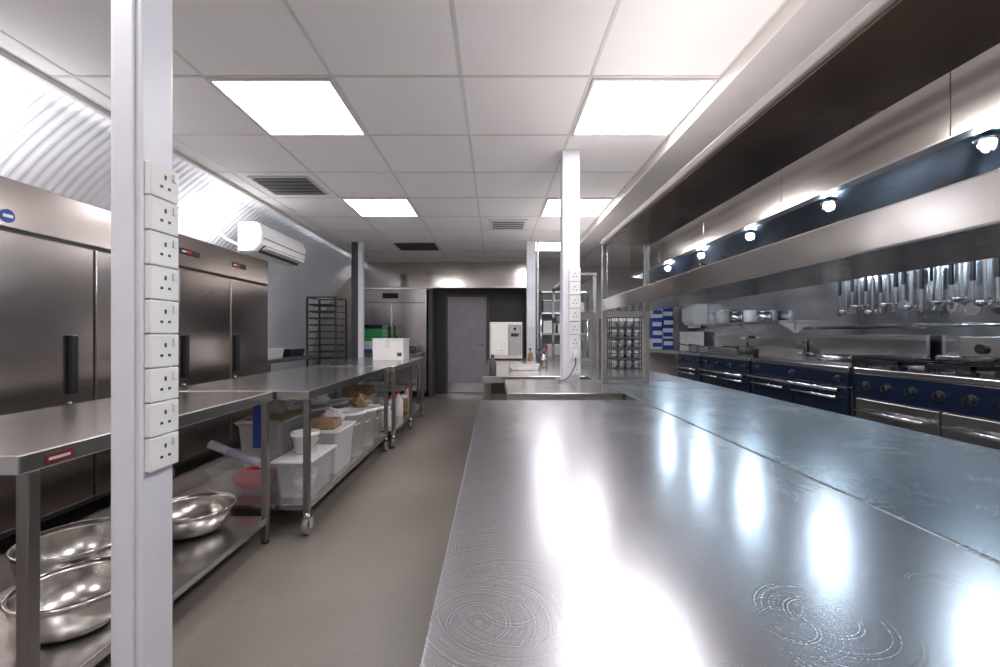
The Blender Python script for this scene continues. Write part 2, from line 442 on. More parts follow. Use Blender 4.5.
i1 = steel_table(-.076,.727,-.75,2.23,TH,.18,'large near steel worktop with circular wipe marks filling the foreground', top='steel_top', apron=.05, legy=[-.7,.7,2.18])
i2 = steel_table(.733,1.45,-.75,3.16,TH,.18,'long steel pass counter beside the near worktop under the steel gantry shelf', top='steel_pass', apron=.05, legy=[-.7,1.2,3.1])
i3 = steel_table(.07,.725,2.50,3.26,TH,.18,'short steel worktop just beyond the end of the near worktop', top='steel_table')
i4 = steel_table(-.10,.725,3.52,6.42,TH,.18,'long far steel worktop carrying the white appliance', top='steel_table', legy=[3.57,5.0,6.37])
i5 = steel_table(.733,1.45,3.20,6.42,TH,.18,'far steel pass counter behind the gantry end frame', top='steel_table', legy=[3.25,4.8,6.37])

def gantry(x0,x1,y0,y1,label,ztop=1.82,top='cream'):
    r = thing('gantry_shelf', ((x0+x1)/2,(y0+y1)/2,TH), label, 'shelf')
    for py in (y0+.018,y1-.018):
        for px in (x0+.018,x1-.018):
            build('post', MB().box(px-.017,px+.017,py-.017,py+.017,TH+.001,ztop-.001), M['steel'], r, .003)
    for py in (y0+.018,y1-.018):
        build('end_rail', MB().box(x0+.036,x1-.036,py-.012,py+.012,TH+.02,TH+.045), M['steel'], r)
    build('lower_shelf', MB().box(x0-.003,x1,y0,y1-.0365,1.363,1.443), M['steel_h'], r, .004)
    build('shelf_bracket', MB().box(x0+.036,x1-.036,y1-.034,y1-.002,1.37,1.44), M['steel'], r)
    build('upper_shelf', MB().box(x0-.003,x1+.003,y0,y1,ztop+.002,ztop+.032), M[top], r, .004)
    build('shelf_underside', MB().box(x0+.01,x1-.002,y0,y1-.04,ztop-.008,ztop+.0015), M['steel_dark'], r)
    return r
gantry(.735,1.06,-.45,3.05,'tall two tier steel gantry shelf with dark underside above the pass counter')
gantry(.80,1.06,4.60,6.20,'farther two tier steel gantry shelf beyond the middle column',1.82,'steel')

# ---------------------------------------------------------------- fridges
def fridge(y0, label, handles, badge):
    w = 1.44; x1 = -2.6; x0 = -3.2; y1 = y0+w
    r = thing('upright_fridge', ((x0+x1)/2,(y0+y1)/2,0), label, 'fridge', None)
    build('body', MB().box(x0,x1-.06,y0,y1,.13,2.03), M['steel_fridge'], r, .004)
    build('header_panel', MB().box(x1-.06,x1,y0+.002,y1-.002,1.775,2.04), M['steel_fridge'], r, .006)
    build('plinth', MB().box(x0+.05,x1-.08,y0+.03,y1-.03,.09,.13), M['darkgrey'], r)
    for lx in (x0+.06,x1-.1):
        for ly in (y0+.06,y1-.06):
            build('foot', MB().cyl((lx,ly,.001),(lx,ly,.09),.025), M['chrome'], r)
    for k in range(2):
        a = y0+.004+k*w/2; b = a+w/2-.008
        dr = build('door', MB().box(x1-.055,x1,a+.004,b-.004,.15,1.755), M['steel_fridge'], r, .008)
        side, off = handles[k]
        hy = (b-off) if side == 'r' else (a+off)
        build('handle', MB().box(x1+.0005,x1+.03,hy-.022,hy+.022,.84,1.20), M['black'], dr, .006)
        build('lock', MB().cyl((x1,hy,.78),(x1+.012,hy,.78),.012), M['chrome'], dr)
    build('door_gasket', MB().box(x1-.054,x1-.01,y0+w/2-.006,y0+w/2+.006,.15,1.755), M['black'], r)
    build('header_gap', MB().box(x1-.055,x1-.012,y0+.01,y1-.01,1.757,1.774), M['black'], r)
    if badge == 'disc':
        cy = y0+.205
        build('badge', MB().cyl((x1,cy,1.835),(x1+.004,cy,1.835),.036,24), M['blue'], r)
        build('badge_mark', MB().box(x1+.004,x1+.006,cy-.024,cy+.024,1.827,1.843), M['white'], r)
    else:
        for k in range(2):
            cy = y0+.11+k*w/2
            build('badge', MB().box(x1,x1+.004,cy-.09,cy+.15,1.875,1.925), M['black'], r, .002)
            build('red_mark', MB().box(x1+.004,x1+.006,cy-.01,cy+.04,1.890,1.912), M['red'], r)
            build('badge_mark', MB().box(x1+.004,x1+.006,cy-.07,cy-.02,1.893,1.907), M['white'], r)
    return r
fridge(2.14,'stainless double door upright fridge at the left edge, cut by the frame',(('r',.16),('r',.06)),'disc')
fridge(3.61,'stainless double door upright fridge with red marked header panels below the air conditioner',(('l',.07),('l',.08)),'bar')
fridge(.66,'stainless double door fridge behind the near end of the left table',(('r',.06),('l',.06)),'bar')

# AC
r = thing('air_conditioner', (-2.62,5.2,2.10), 'white split air conditioner on the curved corrugated wall', 'air conditioner')
p = MB(); p.poly_prism([(-2.74,2.10),(-2.56,2.10),(-2.49,2.17),(-2.47,2.30),(-2.50,2.39),(-2.56,2.415),(-2.74,2.415)], 'y', 4.68, 5.75)
build('casing', p, M['white_plastic'], r, .012)
build('air_outlet', MB().poly_prism([(-2.565,2.098),(-2.485,2.168),(-2.478,2.163),(-2.558,2.092)], 'y', 4.75, 5.68), M['darkgrey'], r)
build('louvre', MB().poly_prism([(-2.53,2.118),(-2.478,2.158),(-2.45,2.13),(-2.455,2.127)], 'y', 4.76, 5.67), M['white_plastic'], r)
build('panel_seam', MB().box(-2.4735,-2.4675,4.70,5.73,2.235,2.241), M['grey'], r)
build('bracket', MB().box(-2.86,-2.741,4.9,4.95,2.2,2.36), M['darkgrey'], r)
build('bracket', MB().box(-2.86,-2.741,5.45,5.5,2.2,2.36), M['darkgrey'], r)
build('drain_pipe', MB().tube([(-2.7,4.679,2.16),(-2.7,4.60,2.16),(-2.78,4.55,2.2),(-2.88,4.53,2.3)], .014), M['white'], r)

# tray trolley
r = thing('tray_trolley', (-2.8,7.35,0), 'tall black wire tray trolley in front of the corrugated wall', 'trolley')
for px in (-3.03,-2.57):
    for py in (7.1,7.6):
        l = build('post', MB().box(px-.014,px+.014,py-.014,py+.014,.095,1.80), M['darkgrey'], r)
        build('castor', MB().cyl((px-.012,py,.046),(px+.012,py,.046),.045,18), M['grey'], l)
for k in range(14):
    z = .25+k*.11
    for px in (-3.03,-2.57): build('runner', MB().box(px-.022 if px>-2.8 else px, px if px>-2.8 else px+.022, 7.115,7.585,z,z+.006), M['darkgrey'], r)
build('top_frame', MB().box(-3.03,-2.57,7.09,7.11,1.80,1.82).box(-3.03,-2.57,7.59,7.61,1.80,1.82).box(-3.04,-3.02,7.1,7.6,1.80,1.82).box(-2.58,-2.56,7.1,7.6,1.80,1.82), M['darkgrey'], r)
tz = [.36,.58,.80,.91,1.02,1.13,1.24,1.35,1.46,1.57,1.68]
for k,zz in enumerate(tz):
    tr = MB(); tr.box(-3.008,-2.592,7.12,7.58,zz+.0065,zz+.010).box(-3.008,-2.592,7.12,7.128,zz+.010,zz+.025).box(-3.008,-2.592,7.572,7.58,zz+.010,zz+.025)
    tag(build('baking_tray', tr, M['darkgrey']), 'flat dark baking tray in the tall trolley, %s from the bottom' % ORD[k], 'tray', 'trays in the trolley')

t6 = steel_table(-3.55,-2.75,5.35,6.9,.9,.25,'small steel side table against the corrugated wall past the fridges')
tag(build('storage_tub', MB().frustum(-3.0,5.75,.901,1.03,.13,.2,.15,.22), M['tubw'], None, .01), 'milky plastic tub on the side table past the fridges', 'tub')
tag(build('storage_crate', MB().frustum(-3.0,6.35,.901,1.0,.15,.2,.17,.22), M['navy'], None, .01), 'dark blue crate on the side table past the fridges', 'crate')

r = thing('tall_cabinet', (-1.95,8.7,0), 'tall stainless cabinet with black display at the back left of the doorway', 'cabinet')
build('body', MB().box(-2.62,-1.32,8.46,8.98,.1,2.09), M['steel'], r, .004)
for k in range(2):
    a = -2.61+k*.65
    dd = build('cabinet_door', MB().box(a,a+.63,8.42,8.458,.12,1.80), M['steel'], r, .006)
    build('handle', MB().tube([(a+(.56 if k==0 else .07),8.42,.9),(a+(.56 if k==0 else .07),8.38,.9),(a+(.56 if k==0 else .07),8.38,1.2),(a+(.56 if k==0 else .07),8.42,1.2)],.01), M['black'], dd)
build('header', MB().box(-2.61,-1.33,8.42,8.458,1.82,2.08), M['steel'], r, .004)
build('display', MB().box(-2.15,-1.85,8.41,8.42,1.90,2.0), M['black'], r)
build('plinth', MB().box(-2.58,-1.36,8.48,8.9,.0,.1), M['darkgrey'], r)
t7 = steel_table(-2.50,-1.32,7.66,8.28,.88,.25,'steel side table with green trays in front of the back cabinet')
for k in range(7):
    z = .881+k*.072
    m = MB(); m.box(-2.45,-1.97,7.70,8.08,z,z+.006)
    m.box(-2.45,-1.97,7.70,7.71,z+.006,z+.062).box(-2.45,-1.97,8.07,8.08,z+.006,z+.062).box(-2.45,-2.44,7.71,8.07,z+.006,z+.062).box(-1.98,-1.97,7.71,8.07,z+.006,z+.062)
    m.box(-2.46,-1.96,7.69,7.70,z+.052,z+.066)
    mt = ['blue','card','white_plastic','green','green','green','navy'][k]; nm = ['blue','grey','white','green','green','green','navy'][k]
    tag(build('storage_crate', m, M[mt]), '%s plastic tray in the stack at the back left, %s from the bottom' % (nm, ORD[k]), 'crate', 'stacked trays')
for k,(px,py,rr,hh) in enumerate(((-1.8,7.9,.11,.16),(-1.53,7.95,.1,.12))):
    r = thing('cooking_pot', (px,py,.881), 'dark %s cooking pot beside the green trays' % ('larger' if k==0 else 'smaller'), 'pot')
    build('pan', MB().lathe(px,py,[(0,.881),(rr,.881),(rr,.881+hh),(rr-.005,.881+hh),(rr-.005,.888),(0,.888)]), M['darkgrey'], r)
    build('lid', MB().lathe(px,py,[(rr+.004,.882+hh),(rr*.8,.895+hh),(.02,.905+hh),(.02,.925+hh),(0,.925+hh)]), M['steel'], r)

r = thing('cardboard_box', (-1.42,5.95,TH), 'white cardboard box standing on the far left wheeled table', 'box')
build('carton', MB().box(-1.60,-1.20,5.75,6.15,TH+.001,TH+.27), M['card'], r, .004)
build('lid_flap', MB().box(-1.605,-1.195,5.745,6.155,TH+.2715,TH+.285), M['white'], r, .003)
build('tape', MB().box(-1.43,-1.38,5.7485,5.7495,TH+.16,TH+.27), M['cream'], r)
build('stamp', MB().box(-1.28,-1.22,5.7485,5.7495,TH+.05,TH+.10), M['darkgrey'], r)
tag(build('clipboard', MB().box(-1.86,-1.66,4.95,5.2,TH+.001,TH+.006), M['black'], None, .001), 'flat dark pad lying on the far left table', 'clipboard')

# ---------------------------------------------------------------- bowls
def bowl(cx,cy,z,R,H,label,tilt=None):
    r = thing('mixing_bowl', (cx,cy,z), label, 'bowl')
    pr = [(0,z),(R*.42,z)]
    for i in range(1,11):
        a = i/10*PI/2
        pr.append((R*.42+R*.56*math.sin(a)**.9, z+H*(1-math.cos(a))))
    inner = [(q-.003 if q>.003 else 0, w+.003) for q,w in pr[::-1]]
    build('bowl_body', MB().lathe(cx,cy,pr+inner,64), M['bowl'], r)
    ri = MB(); Rr = pr[-1][0]
    ri.tube([(cx+(Rr+.004)*math.cos(2*PI*i/64),cy+(Rr+.004)*math.sin(2*PI*i/64),z+H) for i in range(65)], .005, 8)
    build('rim', ri, M['chrome'], r)
    if tilt: r.rotation_euler = tilt
    return r
bowl(-1.80,1.90,.151,.205,.175,'big deep steel mixing bowl behind the near table leg at the left edge')
bowl(-1.515,1.60,.151,.185,.15,'steel mixing bowl nearest the white column on the lower shelf')
bowl(-1.62,2.36,.151,.20,.13,'shallower steel mixing bowl farther along the shelf behind the column')

# ---------------------------------------------------------------- tubs
def tub(cx,cy,z,a,b,h,mat,label,lid=True,cat='tub',lidmat='lid'):
    r = thing('storage_tub', (cx,cy,z), label, cat)
    m = MB(); t_ = .004
    bm = m.bm
    def lp(A,B,Z,n=4):
        pts = []
        cr = min(A,B)*.22
        for sx,sy,a0 in ((1,1,0),(-1,1,PI/2),(-1,-1,PI),(1,-1,1.5*PI)):
            for i in range(5):
                t = a0+PI/2*i/4
                pts.append(bm.verts.new((cx+sx*(A-cr)+cr*math.cos(t), cy+sy*(B-cr)+cr*math.sin(t), Z)))
        return pts
    L = [lp(a*.86,b*.86,z), lp(a,b,z+h-.012), lp(a+.012,b+.012,z+h-.012), lp(a+.012,b+.012,z+h), lp(a-t_,b-t_,z+h), lp(a*.86-t_,b*.86-t_,z+t_)]
    for A,B in zip(L,L[1:]):
        n = len(A)
        for i in range(n): bm.faces.new((A[i],A[(i+1)%n],B[(i+1)%n],B[i]))
    bm.faces.new(L[0][::-1]); bm.faces.new(L[-1])
    build('tub_body', m, M[mat], r)
    if lid:
        build('lid', MB().box(cx-a-.014,cx+a+.014,cy-b-.014,cy+b+.014,z+h+.001,z+h+.016), M[lidmat], r, .006)
    return r
def bag(cx,cy,z,rx,ry,h,mat,label):
    bm = bmesh.new(); bmesh.ops.create_icosphere(bm, subdivisions=5, radius=1)
    ph = random.uniform(0,60)
    for v in bm.verts:
        c = v.co.copy()
        q = Vector((c.x*1.6+ph, c.y*1.6, c.z*1.6))
        k = 1+.22*noise.noise(q)+.16*(abs(noise.noise(q*2.6))-.25)*2+.06*noise.noise(q*7)
        zz = max(-.8,c.z)
        v.co = Vector((cx+c.x*rx*k*(1-.35*max(0,zz)), cy+c.y*ry*k*(1-.35*max(0,zz)), z+(zz+.8)/1.8*h*(k if zz > -.79 else 1)))
    for f in bm.faces: f.smooth = True
    m = MB(); m.bm = bm
    return tag(build('plastic_bag', m, M[mat]), label, 'bag')
Z2 = .191
tub(-1.60,2.90,Z2,.20,.17,.17,'tub','clear open plastic tub holding a red bowl, nearest on the lower shelf',False)
rb = thing('red_bowl', (-1.57,2.88,.197), 'red plastic bowl with a red cover inside the clear tub', 'bowl')
build('bowl_body', MB().lathe(-1.57,2.88,[(0,.197),(.08,.197),(.135,.28),(.13,.28),(.076,.203),(0,.203)]), M['red'], rb)
build('bowl_cover', MB().lathe(-1.57,2.88,[(.134,.281),(.12,.30),(.07,.325),(0,.335)]), M['red'], rb)
r = thing('film_roll', (-1.62,2.85,.37), 'lilac plastic film roll leaning up across the clear tub', 'roll')
build('film', MB().cyl((-1.69,2.786,.465),(-1.50,2.80,.382),.027,20), M['foil'], r)
build('core_end', MB().cyl((-1.80,2.777,.513),(-1.691,2.7858,.4655),.026,18), M['white'], r)
build('core_end', MB().cyl((-1.499,2.80,.3816),(-1.465,2.803,.367),.021,16), M['white'], r)
tub(-1.245,2.90,Z2,.115,.20,.22,'tub','clear lidded tub right of the red bowl tub')
bag(-1.25,2.90,.195,.06,.11,.15,'bag','crumpled white plastic bag inside the clear lidded tub')
tub(-1.275,3.36,Z2,.14,.19,.30,'tubw','large milky storage tub with white lid in the middle of the wheeled table')
tub(-1.72,3.42,Z2,.16,.22,.36,'tubw','tall milky storage tub at the back of the wheeled table shelf')
def bucket(cx,cy,z,r0,r1,h,label,mat='tubw'):
    r = thing('bucket', (cx,cy,z), label, 'bucket')
    build('pail', MB().lathe(cx,cy,[(0,z),(r0,z),(r1,z+h),(r1+.008,z+h),(r1+.008,z+h-.02),(r1-.002,z+h-.02)],28), M[mat], r)
    build('lid', MB().lathe(cx,cy,[(r1+.01,z+h-.012),(r1+.01,z+h+.006),(r1-.01,z+h+.008),(r1-.015,z+h+.002),(0,z+h+.002)],28), M['lid'], r)
    hd = MB(); hd.tube([(cx+(r1+.012)*math.cos(a), cy-(r1+.012)*math.sin(a)*1.02, z+h-.03-.09*math.sin(a)) for a in [PI*i/12 for i in range(13)]], .003, 6)
    build('bail_handle', hd, M['chrome'], r)
bucket(-1.25,2.90,.43,.065,.08,.13,'small white lidded pot standing on the clear lidded tub','white_plastic')
bucket(-1.255,3.74,Z2,.12,.145,.36,'white round lidded bucket in the middle of the wheeled table shelf','white_plastic')
bucket(-1.25,4.08,Z2,.12,.145,.33,'second white round lidded bucket just behind the middle one','white_plastic')
bucket(-1.25,4.40,Z2,.10,.125,.29,'smaller milky lidded bucket at the far end of the wheeled table shelf')
bucket(-1.62,3.86,Z2,.14,.17,.38,'tall white lidded bucket behind the two front ones')
bucket(-1.60,4.28,Z2,.12,.15,.36,'tall milky lidded bucket at the far back of the wheeled table shelf')
tag(build('chopping_board', MB().box(-1.86,-1.57,3.25,3.62,.569,.587), M['wood'], None, .004),'brown board lying on the tall milky tub','board')
tag(build('brown_package', MB().frustum(-1.28,3.29,.509,.575,.11,.09,.10,.08), M['wood'], None, .012), 'flat brown package on the lid of the large milky tub','package')
bag(-1.28,3.46,.509,.09,.07,.12,'cream','crumpled cream bag on the lid of the large milky tub')
bag(-1.60,3.87,.585,.13,.13,.15,'card','crumpled pale bag on the tall white bucket')
bag(-1.25,4.08,.535,.09,.10,.11,'wood','small brown bag on the second round bucket')
bag(-1.72,3.42,.59,.10,.12,.14,'bag','crumpled white bag on the brown board at the back')
tag(build('blue_cloth', MB().box(-1.50,-1.42,2.72,2.735,.50,.814), M['blue'], None, .006), 'blue cloth hanging under the near end of the wheeled table','cloth')
bs = [(-1.22,4.85,'jar'),(-1.2,5.05,'bottle'),(-1.3,5.25,'jar'),(-1.2,5.45,'bottle'),(-1.22,5.78,'jar'),(-1.2,6.0,'bottle'),(-1.25,6.2,'jar'),(-1.45,4.95,'bottle')]
adj = ['white lidded','pale tall','brown','white slim','amber','cream','grey','cloudy']
mats = ['white_plastic','tubw','wood','white_plastic','wood','cream','grey','tubw']
for k,(x,y,kind) in enumerate(bs):
    r = thing('storage_jar' if kind=='jar' else 'bottle', (x,y,Z2), '%s %s on the far left table shelf, %s from the near end' % (adj[k],kind,ORD[k]), kind, 'jars and bottles on the far shelf')
    if kind == 'jar':
        build('jar_body', MB().lathe(x,y,[(0,Z2),(.075,Z2),(.08,Z2+.02),(.08,Z2+.16),(.06,Z2+.19),(0,Z2+.19)],20), M[mats[k]], r)
        build('lid', MB().lathe(x,y,[(.064,Z2+.19),(.064,Z2+.22),(0,Z2+.222)],20), M['lid'] if k != 6 else M['black'], r)
    else:
        build('bottle_body', MB().lathe(x,y,[(0,Z2),(.055,Z2),(.06,Z2+.02),(.06,Z2+.2),(.02,Z2+.26),(.02,Z2+.28),(0,Z2+.28)],20), M[mats[k]], r)
        build('cap', MB().lathe(x,y,[(.022,Z2+.281),(.022,Z2+.31),(0,Z2+.31)],14), M['red'] if k%2 else M['blue'], r)
tub(-1.66,5.35,Z2,.15,.22,.26,'tubw','milky lidded tub at the back of the far left table shelf')
tub(-1.66,5.95,Z2,.15,.22,.34,'tub','tall clear lidded tub at the back far end of the left tables')
tag(build('wood_crate', MB().frustum(-1.66,5.35,.469,.57,.13,.2,.14,.21), M['wood'], None, .006), 'brown wooden crate resting on the milky tub at the back','crate')

# ---------------------------------------------------------------- white appliance
r = thing('white_appliance', (.16,5.95,TH), 'off-white countertop appliance on the far worktop right of the door', 'appliance')
build('casing', MB().box(-.07,.36,5.78,6.2,TH+.02,TH+.50), M['cream'], r, .012)
build('front_panel', MB().box(-.05,.17,5.765,5.779,TH+.06,TH+.47), M['card'], r, .006)
build('side_panel', MB().box(.18,.345,5.765,5.779,TH+.06,TH+.47), M['steel'], r, .006)
build('dial', MB().cyl((.26,5.765,TH+.41),(.26,5.745,TH+.41),.018), M['black'], r)
build('display', MB().box(.21,.31,5.760,5.7645,TH+.31,TH+.35), M['black'], r)
build('tap', MB().tube([(.06,5.764,TH+.16),(.06,5.70,TH+.16),(.06,5.70,TH+.10)],.012), M['chrome'], r)
for x in (-.04,.33):
    for y in (5.81,6.17): build('foot', MB().cyl((x,y,TH+.001),(x,y,TH+.02),.02), M['black'], r)
for k,(x,y,mt,w) in enumerate(((.52,5.2,'darkgrey','dark'),(.60,5.3,'red','red topped'),(.50,4.5,'steel','steel'),(-.02,3.72,'darkgrey','squat dark'),(.44,5.5,'wood','amber'))):
    r = thing('bottle', (x,y,TH), '%s small bottle standing on the far worktop' % w, 'bottle','bottles on far worktop')
    build('bottle_body', MB().lathe(x,y,[(0,TH+.001),(.032,TH+.001),(.034,TH+.09),(.013,TH+.12),(.013,TH+.14),(0,TH+.14)],16), M[mt if k!=1 else 'wood'], r)
    build('cap', MB().lathe(x,y,[(.015,TH+.141),(.015,TH+.165),(0,TH+.165)],12), M['red' if k==1 else 'black'], r)
tag(build('food_tray', MB().frustum(.28,4.3,TH+.001,TH+.06,.12,.2,.14,.22), M['steel'], None, .004), 'shallow steel tray standing on the far worktop', 'tray')

def basket(z,label):
    x0,x1,y0,y1,h = 1.12,1.42,4.25,4.75,.10
    r = thing('dish_rack', ((x0+x1)/2,(y0+y1)/2,z), label, 'rack', 'stacked dish racks')
    f = MB(); f.box(x0,x1,y0,y1,z,z+.006)
    for zz in (z+.045,z+h-.012):
        f.box(x0,x1,y0,y0+.008,zz,zz+.01).box(x0,x1,y1-.008,y1,zz,zz+.01).box(x0,x0+.008,y0+.008,y1-.008,zz,zz+.01).box(x1-.008,x1,y0+.008,y1-.008,zz,zz+.01)
    for i in range(5):
        x = x0+(x1-x0-.008)*i/4; f.box(x,x+.008,y0,y0+.008,z+.006,z+h-.012).box(x,x+.008,y1-.008,y1,z+.006,z+h-.012)
    for i in range(1,7):
        y = y0+(y1-y0-.008)*i/7; f.box(x0,x0+.008,y,y+.008,z+.006,z+h-.012).box(x1-.008,x1,y,y+.008,z+.006,z+h-.012)
    build('basket', f, M['darkgrey'], r)
    g = MB()
    for i in range(4):
        for j in range(6):
            g.lathe(x0+.045+i*.07,y0+.05+j*.08,[(0,z+.008),(.024,z+.008),(.032,z+.088),(.029,z+.088),(.02,z+.014),(0,z+.014)],12)
    o = build('glass_row', g, M['crock'], r); o['kind'] = 'stuff'
for k in range(5): basket(TH+.001+k*.101, 'dark dish rack of pale cups on the far pass counter, %s from the bottom' % ORD[k])

r = thing('shelving_rack', (1.3,8.55,0), 'tall steel shelving rack against the back wall right of the distant column', 'shelving')
for px in (.87,1.75):
    for py in (8.32,8.82): build('post', MB().cyl((px,py,.001),(px,py,2.05),.014), M['chrome'], r)
for z in (.3,.75,1.2,1.6,2.0): build('shelf', MB().box(.87,1.75,8.32,8.82,z,z+.03), M['steel'], r)
bx = [(.92,1.15,1.23,1.45,'card','white'),(1.2,1.5,1.23,1.40,'steel','steel'),(.92,1.3,1.63,1.85,'grey','grey'),(1.35,1.7,1.63,1.8,'card','pale'),(1.0,1.6,.78,1.0,'tubw','milky')]
for x0,x1,z0,z1,mt,w in bx:
    r = thing('carton', ((x0+x1)/2,8.5,z0), '%s carton on the tall steel shelving rack at the back' % w, 'box')
    build('carton_body', MB().box(x0,x1,8.38,8.7,z0+.001,z1), M[mt], r, .004)
    build('lid', MB().box(x0-.004,x1+.004,8.376,8.704,z1+.0005,z1+.02), M['lid'], r)

# ---------------------------------------------------------------- hood
HY0,HY1 = .83,6.83
hood = thing('extractor_hood', (2.9,3.8,1.88), 'long stainless extractor hood above the cooking line', 'hood')
y = HY0
while y < HY1-.01:
    build('front_panel', MB().box(2.10,2.115,y+.002,y+1.198,2.115,CH-.002), M['steel_h'], hood, .003)
    y += 1.2
build('gutter_lip', MB().box(2.085,2.16,HY0,HY1,2.10,2.114), M['steel'], hood, .003)
build('filter_panel', MB().poly_prism([(2.116,2.20),(3.74,1.875),(3.74,1.89),(2.116,2.215)], 'y', HY0, HY1), M['steel_inner'], hood)
for yy in (HY0, HY1-.015):
    build('end_panel', MB().poly_prism([(2.117,CH-.003),(2.117,2.1),(3.745,1.86),(3.745,CH-.003)], 'y', yy-.016 if yy==HY0 else yy+.016, yy-.001 if yy==HY0 else yy+.031), M['steel_h'], hood)
for k in range(12):
    yy = HY0+.5*k+.25
    def zz(x): return 2.20-(x-2.116)*.325/1.624
    build('filter_seam', MB().poly_prism([(2.6,zz(2.6)-.001),(3.7,zz(3.7)-.001),(3.7,zz(3.7)-.008),(2.6,zz(2.6)-.008)], 'y', yy-.006, yy+.006), M['steel'], hood)
lampy = [1.10,2.11,3.11,4.07,5.04,6.01]
proto = None
for k,ly in enumerate(lampy):
    x = 2.36; z = 2.150
    lab = 'glowing round hood lamp, %s from the near right end' % ORD[k]
    if proto is None:
        proto = thing('hood_lamp', (x,ly,z), lab, 'lamp', 'round lamps inside the hood')
        build('lamp_base', MB().lathe(x,ly,[(0,z-.002),(.046,z-.002),(.050,z-.018),(0,z-.018)],24), M['chrome'], proto)
        build('glass_dome', MB().lathe(x,ly,[(.030,z-.019),(.032,z-.036),(.026,z-.052),(.014,z-.060),(0,z-.062)],24), M['bulb'], proto)
        build('guard', MB().tube([(x-.042,ly,z-.018),(x-.042,ly,z-.045),(x-.03,ly,z-.068),(x,ly,z-.074),(x+.03,ly,z-.068),(x+.042,ly,z-.045),(x+.042,ly,z-.018)],.003,6), M['chrome'], proto)
    else: copy_tree(proto, (x,ly,z), lab)
    li = bpy.data.lights.new('hood_point','POINT'); li.energy = 8.5; li.color = (.70,.87,1.0); li.shadow_soft_size = .035
    lo = bpy.data.objects.new('hood_lamp_light', li); COL.objects.link(lo); lo.location = (x,ly,z-.12)

